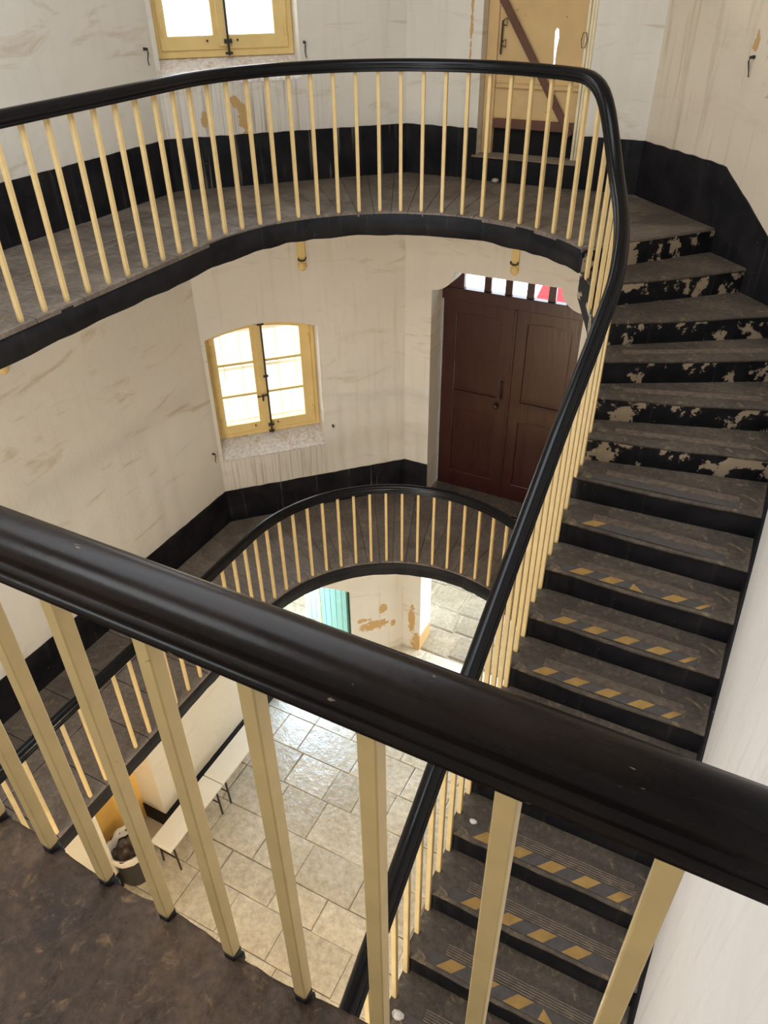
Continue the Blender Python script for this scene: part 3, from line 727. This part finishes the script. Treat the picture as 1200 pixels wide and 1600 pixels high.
# ------------------------------------------------------------------ lower double door
dd = bpy.data.objects.new('door_1', None); C.objects.link(dd); dd.location = W_BC.at(1.01, .3, 4.85); dd['kind'] = 'structure'
def wb(s0, s1, H0, H1_, d0, d1, name, mat, par, bv=.004, W=W_BC):
    m = MB(); m.box(W.at((s0 + s1)/2, (d0 + d1)/2, (H0 + H1_)/2), ((s1 - s0)/2, (d1 - d0)/2, (H1_ - H0)/2), (W.d, W.n, Vector((0, 0, 1))))
    o = m.out(name, mat, par)
    return bevel(o, bv) if bv else o
def panel_leaf(s0, s1, H0, H1_, d, pans, par, ar=0):
    leaf = MB(); outl = [(s0, Z(H1_)), (s1, Z(H1_)), (s1, Z(H0)), (s0, Z(H0))]
    holes = [[(a, Z(h1)), (b, Z(h1)), (b, Z(h0) - ar)] + [(b + (a - b)*i/6, Z(h0) - ar + ar*math.sin(math.pi*i/6)) for i in range(1, 6)] + [(a, Z(h0) - ar)] for a, b, h0, h1 in pans]
    polys = [outl] + holes; flat = [p for h in polys for p in h]; n = len(flat)
    tr = tessellate_polygon([[Vector((p[0], p[1], 0)) for p in h] for h in polys])
    V = [W_BC.P + W_BC.d*s + W_BC.n*(d + e) + Vector((0, 0, z)) for e in (-.022, .022) for s, z in flat]; F = []
    for a, b, c in tr:
        nr = (V[b] - V[a]).cross(V[c] - V[a])
        if nr.dot(W_BC.n) > 0: b, c = c, b
        F += [(a, b, c), (a + n, c + n, b + n)]
    k = 0
    for h in polys:
        for i in range(len(h)): a, b = k + i, k + (i + 1) % len(h); F.append((a, b, b + n, a + n))
        k += len(h)
    o = mesh_obj('door_leaf', V, F, M['brown_door'], par); bevel(o, .006, 2)
    for a, b, h0, h1 in pans:
        m = MB(); m.box(W_BC.at((a + b)/2, d + .004, (h0 + h1)/2), ((b - a)/2 + .01, .006, (h1 - h0)/2 + .01), (W_BC.d, W_BC.n, Vector((0, 0, 1)))); m.out('door_panel', M['brown_door'], o)
    return o
lf = panel_leaf(.295, 1.036, 2.66, 4.845, .30, [(.44, .905, 2.79, 3.635), (.44, .905, 3.845, 4.63)], dd, .02)
rf = panel_leaf(1.044, 1.73, 2.66, 4.845, .30, [(1.17, 1.60, 2.78, 3.635), (1.17, 1.60, 3.845, 4.63)], dd, .02)
m = MB(); m.tube([W_BC.at(.963, .27, 3.42), W_BC.at(.963, .235, 3.45), W_BC.at(.963, .225, 3.52), W_BC.at(.963, .235, 3.59), W_BC.at(.963, .27, 3.62)], .010, 8)
m.box(W_BC.at(.963, .274, 3.41), (.016, .005, .022), (W_BC.d, W_BC.n, Vector((0, 0, 1)))); m.box(W_BC.at(.963, .274, 3.63), (.016, .005, .022), (W_BC.d, W_BC.n, Vector((0, 0, 1)))); m.out('door_handle', M['iron'], lf)
m = MB(); m.lathe((0, 0, 0), [(.001, .05), (.022, .045), (.03, .03), (.018, .015), (.014, 0)], 14); V = [W_BC.at(.922, .278, 3.72) + W_BC.d*v.x + Vector((0, 0, v.y)) - W_BC.n*v.z for v in m.V]; mesh_obj('door_knob', V, m.F, M['iron'], lf, True)
wb(1.03, 1.06, 2.67, 4.84, .268, .28, 'meeting_bead', M['brown_door'], dd)
wb(.28, 1.74, 2.545, 2.665, .26, .335, 'transom_rail', M['brown_door'], dd)
wb(.28, 1.74, 2.28, 2.335, .29, .345, 'head_rail', M['brown_door'], dd)
for s in (.735, .945, 1.158, 1.365): wb(s - .035, s + .035, 2.30, 2.56, .285, .325, 'transom_post', M['brown_door'], dd)
for s, l in ((.40, 0), (1.65, 0)): wb(s - .14, s + .10, 2.28, 2.56, .27, .33, 'transom_shoulder', M['brown_door'], dd)
m = MB(); m.box(W_BC.at(1.01, .34, 2.44), (.7, .003, .13), (W_BC.d, W_BC.n, Vector((0, 0, 1)))); m.out('window_pane', M['glass'], dd)
wb(.24, 1.78, 4.835, 4.87, .0, .36, 'door_threshold', M['tread'], dd)
m = MB(); m.box((-2.6, 11.6, 1.55), (4.2, .15, 1.55)); o = m.out('yard_wall', M['w_low']); tag(o, 'pale wall closing the yard outside the ground floor doorway', 'wall')
m = MB(); m.add([(-3.1, 11.47, 3.35), (-2.2, 11.47, 3.35), (-2.2, 10.6, 2.98), (-3.1, 10.6, 2.98), (-3.1, 11.47, 3.32), (-2.2, 11.47, 3.32), (-2.2, 10.6, 2.84), (-3.1, 10.6, 2.84)], [(0, 1, 2, 3), (7, 6, 5, 4), (0, 4, 5, 1), (3, 2, 6, 7), (0, 3, 7, 4), (1, 5, 6, 2)]); o = m.out('red_awning', M['red']); tag(o, 'red awning outside seen through the slatted light over the brown double door', 'awning')
# gap between leaf and outside is closed by the wall itself

# ------------------------------------------------------------------ upper boarded door
ud = bpy.data.objects.new('door_2', None); C.objects.link(ud); ud.location = W_BC.at(1.08, .12, 1.3); ud['kind'] = 'structure'
wb(.648, .735, -.95, 1.30, .105, .17, 'door_frame', M['ochre_door'], ud)
for i in range(4): wb(1.422 + i*.024, 1.443 + i*.024, -.95, 1.30, .085 + (.008 if i % 2 else 0), .17, 'frame_moulding', M['cream_trim'], ud)
# leaf with a jagged bright slot
def slot_leaf():
    W = W_BC; s0, s1, z0, z1 = .738, 1.424, Z(1.06), Z(-.95); d = .14
    hole = [(1.178, Z(.42)), (1.190, Z(.398)), (1.205, Z(.41)), (1.212, Z(.46)), (1.203, Z(.53)), (1.200, Z(.60)), (1.204, Z(.72)), (1.192, Z(.72)), (1.188, Z(.60)), (1.180, Z(.50))]
    h2 = [(1.09, Z(.80)), (1.16, Z(.79)), (1.16, Z(.795)), (1.09, Z(.806))]
    polys = [[(s0, z0), (s1, z0), (s1, z1), (s0, z1)], hole[::-1]]; flat = [p for h in polys for p in h]; n = len(flat)
    tr = tessellate_polygon([[Vector((p[0], p[1], 0)) for p in h] for h in polys])
    V = [W.P + W.d*s + W.n*(d + e) + Vector((0, 0, z)) for e in (-.006, .006) for s, z in flat]; F = []
    for a, b, c in tr: F += [(a, b, c), (a + n, c + n, b + n)]
    k = 0
    for h in polys:
        for i in range(len(h)): a, b = k + i, k + (i + 1) % len(h); F.append((a, b, b + n, a + n))
        k += len(h)
    return mesh_obj('door_leaf', V, F, M['ochre_door'], ud)
leafo = slot_leaf()
wb(.74, 1.42, .78, .81, .110, .135, 'leaf_batten', M['ochre_door'], leafo)
wb(.74, 1.42, 1.03, 1.10, .105, .140, 'bottom_plank', M['plank'], leafo)
m = MB(); m.bar(W_BC.at(.735, .10, .17), W_BC.at(1.40, .10, 1.13), .05, .016, 0, W_BC.n); 
m = MB(); p, q_ = W_BC.at(.69, .105, .12), W_BC.at(1.395, .105, 1.12); t = (q_ - p).normalized(); m.box((p + q_)/2, ((q_ - p).length/2, .028, .008), (t, t.cross(W_BC.n).normalized(), W_BC.n)); o = bevel(m.out('brace_board', M['plank']), .003); tag(o, 'brown plank nailed diagonally across the boarded ochre upper door', 'plank')
wb(.737, 1.425, 1.085, 1.30, .15, .17, 'gap_shade_sheet', M['void'], ud, 0)  # dark sheet standing in for the shade in the gap under the leaf
m = MB(); m.tube([W_BC.at(.765, .115, .36), W_BC.at(.765, .105, .58)], .007, 8)
for H in (.36, .50): m.tube([W_BC.at(.765, .11, H), W_BC.at(.80, .11, H - .02), W_BC.at(.80, .11, H + .03), W_BC.at(.765, .11, H + .02)], .005, 6)
m.out('slide_bolt', M['iron'], leafo)
m = MB(); m.tube([W_BC.at(1.42 + .022*math.cos(a/6*math.pi*2), .078, .47 + .055*math.sin(a/6*math.pi*2)) for a in range(7)], .003, 6); m.out('wire_loop', M['iron'], ud)

# ------------------------------------------------------------------ brackets and hooks on the walls
br = 'yellow brackets under the upper gallery'
for W, s, lab in ((W_AB, 1.0, 'yellow painted iron bracket on the wall right above the lower casement window'), (W_BC, 1.075, 'yellow painted iron bracket on the wall above the brown double door'),
                  (W_L, 3.02 - YB, 'yellow painted iron bracket on the long left wall')):
    t = thing('wall_bracket', W.at(s, -.02, 1.66), lab, 'bracket', br)
    m = MB(); m.box(W.at(s, -.012, 1.93), (.035, .010, .27), (W.d, W.n, Vector((0, 0, 1)))); bevel(m.out('bracket_strap', M['frame'], t), .003)
    m = MB(); m.lathe((0, 0, 0), [(.001, .032), (.030, .03), (.038, .018), (.038, 0)], 16); V = [W.at(s, -.002, 2.20) + W.d*v.x + Vector((0, 0, v.y*1.2)) - W.n*v.z for v in m.V]; mesh_obj('bracket_boss', V, m.F, M['frame'], t, True)
    m = MB(); m.tube([W.at(s + .036*math.cos(a*math.pi/5), -.034, 2.13 + .018*math.sin(a*math.pi/5)) for a in range(-1, 7)], .007, 6); m.out('bracket_ring', M['iron'], t)
for W, s, H, lab in ((W_L, W_L.L - .09, .50, 'small iron stay hook on the wall left of the upper window'), (W_AB, 1.15, .50, 'small iron stay hook on the wall right of the upper window'),
                     (W_CD, .95, .50, 'small iron hook on the streaked wall at the top right'), (W_L, W_L.L - .09, 3.97, 'small iron stay hook left of the lower window sill'), (W_AB, 1.20, 3.89, 'small iron stud right of the lower window sill')):
    m = MB(); m.tube([W.at(s, .0, H - .02), W.at(s, -.03, H - .02), W.at(s, -.035, H), W.at(s, -.02, H + .05), W.at(s + .008, -.018, H + .085)] if 'stud' not in lab else [W.at(s, .0, H), W.at(s, -.03, H), W.at(s, -.035, H + .01)], [.012, .009, .005, .004, .004] if 'stud' not in lab else [.012, .012, .006], 6)
    tag(m.out('wall_hook', M['iron']), lab, 'hook')

# ------------------------------------------------------------------ ground floor furniture
for i, (y0, y1, lab) in enumerate(((2.55, 3.38, 'white bench beside the bin, nearer of the two along the left wall'), (3.39, 4.22, 'white bench farther from the bin along the left wall'))):
    t = thing('bench', (-3.845, (y0 + y1)/2, 0), lab, 'bench', 'white benches along the ground floor wall')
    m = MB(); m.box((-3.845, (y0 + y1)/2, .435), (.125, (y1 - y0)/2, .018)); bevel(m.out('bench_top', M['bench'], t), .006, 2)
    for yy in (y0 + .07, y1 - .07):
        for xx in (-3.94, -3.755):
            m = MB(); m.tube([(xx, yy, .42), (xx*1.0 + (.02 if xx > -3.85 else -.02), yy, .006)], .011, 8); m.out('bench_leg', M['iron'], t)
        m = MB(); m.tube([(-3.94, yy, .20), (-3.755, yy, .20)], .008, 6); m.tube([(-3.94, yy, .20), (-3.845, yy + (.12 if yy < (y0 + y1)/2 else -.12), .42)], .007, 6); m.out('leg_brace', M['iron'], t)
bn = thing('waste_bin', (-4.0, 2.42, 0), 'black round bin with a white liner standing in front of the yellow recess', 'bin')
BX, BY = -4.12, 2.405
m = MB(); m.lathe((BX, BY, 0), [(.001, .0), (.150, .0), (.158, .02), (.185, .47), (.192, .48), (.192, .50), (.182, .50), (.175, .47), (.14, .04), (.001, .03)], 32); m.out('bin_body', M['bucket'], bn, True)
m = MB(); prof = []
k = 32; V = []
for z, r in ((.41, .192), (.45, .199), (.505, .197), (.515, .186), (.49, .174), (.40, .16)):
    for j in range(k):
        a = 2*math.pi*j/k; w = noise.noise(Vector((math.cos(a)*2.5, math.sin(a)*2.5, z*3)))
        V.append((BX + (r + w*.012)*math.cos(a), BY + (r + w*.012)*math.sin(a), z + (w*.05 if z < .42 or z > .50 else 0)))
F = [(a*k + j, a*k + (j + 1) % k, (a + 1)*k + (j + 1) % k, (a + 1)*k + j) for a in range(5) for j in range(k)]
mesh_obj('bin_liner', V, F, M['liner'], bn, True)
V = []; F = []
for a in range(9):
    for j in range(k):
        r = .16*a/8; t = 2*math.pi*j/k; x, y = r*math.cos(t), r*math.sin(t); V.append((BX + x, BY + y, .40 + noise.noise(Vector((x*14, y*14, 2)))*.07))
F = [(a*k + j, a*k + (j + 1) % k, (a + 1)*k + (j + 1) % k, (a + 1)*k + j) for a in range(8) for j in range(k)]
o = mesh_obj('rubbish', V, F, M['rubbish'], bn, False); o['kind'] = 'stuff'
m = MB(); m.lathe((0, 0, 0), [(.001, .012), (.03, .012), (.04, .006), (.042, 0)], 18); V = [Vector((XG, 1.86, .98)) + Vector((v.z, v.x, v.y)) for v in m.V]; o = mesh_obj('wall_socket', V, m.F, M['mortar'], None, True); tag(o, 'small round grey fitting on the white ground floor wall beside the yellow recess', 'fitting')

# green garden door, opened outwards
def green_leaf(hinge, ang, w, H0, lab):
    t = thing('garden_door_leaf', hinge, lab, 'door leaf'); d = Vector((math.cos(ang), math.sin(ang), 0)); n = Vector((-d.y, d.x, 0)); K = Vector((0, 0, 1))
    h = Z(H0) - .04; nb = 5
    for i in range(nb):
        m = MB(); m.box(Vector(hinge) + d*(w*(i + .5)/nb) + K*(h/2 + .02), (w/nb/2 - .003, .016, h/2), (d, n, K)); bevel(m.out('board', M['green'], t), .003)
    for z in (.35, h - .25): m = MB(); m.box(Vector(hinge) + d*w/2 - n*.026 + K*z, (w/2, .012, .05), (d, n, K)); m.out('ledge', M['green'], t)
    for x, mm in ((0, 'greendark'), (w, 'frame')):
        m = MB(); m.box(Vector(hinge) + d*x + K*(h/2 + .02), (.012, .024, h/2 + .005), (d, n, K)); m.out('edge_strip', M[mm], t)
    return t
hp = W_AB.at(1.27, .03, GZ); 
green_leaf(tuple(hp + W_AB.n*.0), math.radians(183), .40, 6.24, 'turquoise boarded door leaf standing open at the ground floor garden doorway')
green_leaf(tuple(W_AB.at(1.2, .75, GZ)), math.radians(200), .34, 6.50, 'second turquoise leaf outside, behind the open boarded leaf')
# pale outbuilding wall outside the garden door and hedge by the hall door
m = MB(); m.box((-7.6, 9.3, 1.4), (1.6, .15, 1.4), (Vector((S2, S2, 0)), Vector((-S2, S2, 0)), Vector((0, 0, 1)))); o = m.out('garden_wall', M['w_low']); tag(o, 'pale pinkish wall outside beyond the open garden doorway', 'wall')
V = []; F = []
for i in range(2600):
    x = random.uniform(-4.6, -3.35); y = random.uniform(8.0, 10.5); z = random.uniform(0, 1.4); s = random.uniform(.03, .06)
    a, b = random.uniform(0, 6.28), random.uniform(-.8, .8); u = Vector((math.cos(a), math.sin(a), b*.5))*s; v = Vector((-math.sin(a), math.cos(a), b))*s*.7; p = Vector((x, y, z)); n = len(V)
    V += [p - u, p + v, p + u, p - v]; F.append((n, n + 1, n + 2, n + 3))
hd = thing('hedge', (-4, 9.2, 0), 'green leafy hedge outside the ground floor doorway', 'hedge')
o = mesh_obj('foliage', V, F, M['leaf'], hd); o['kind'] = 'stuff'
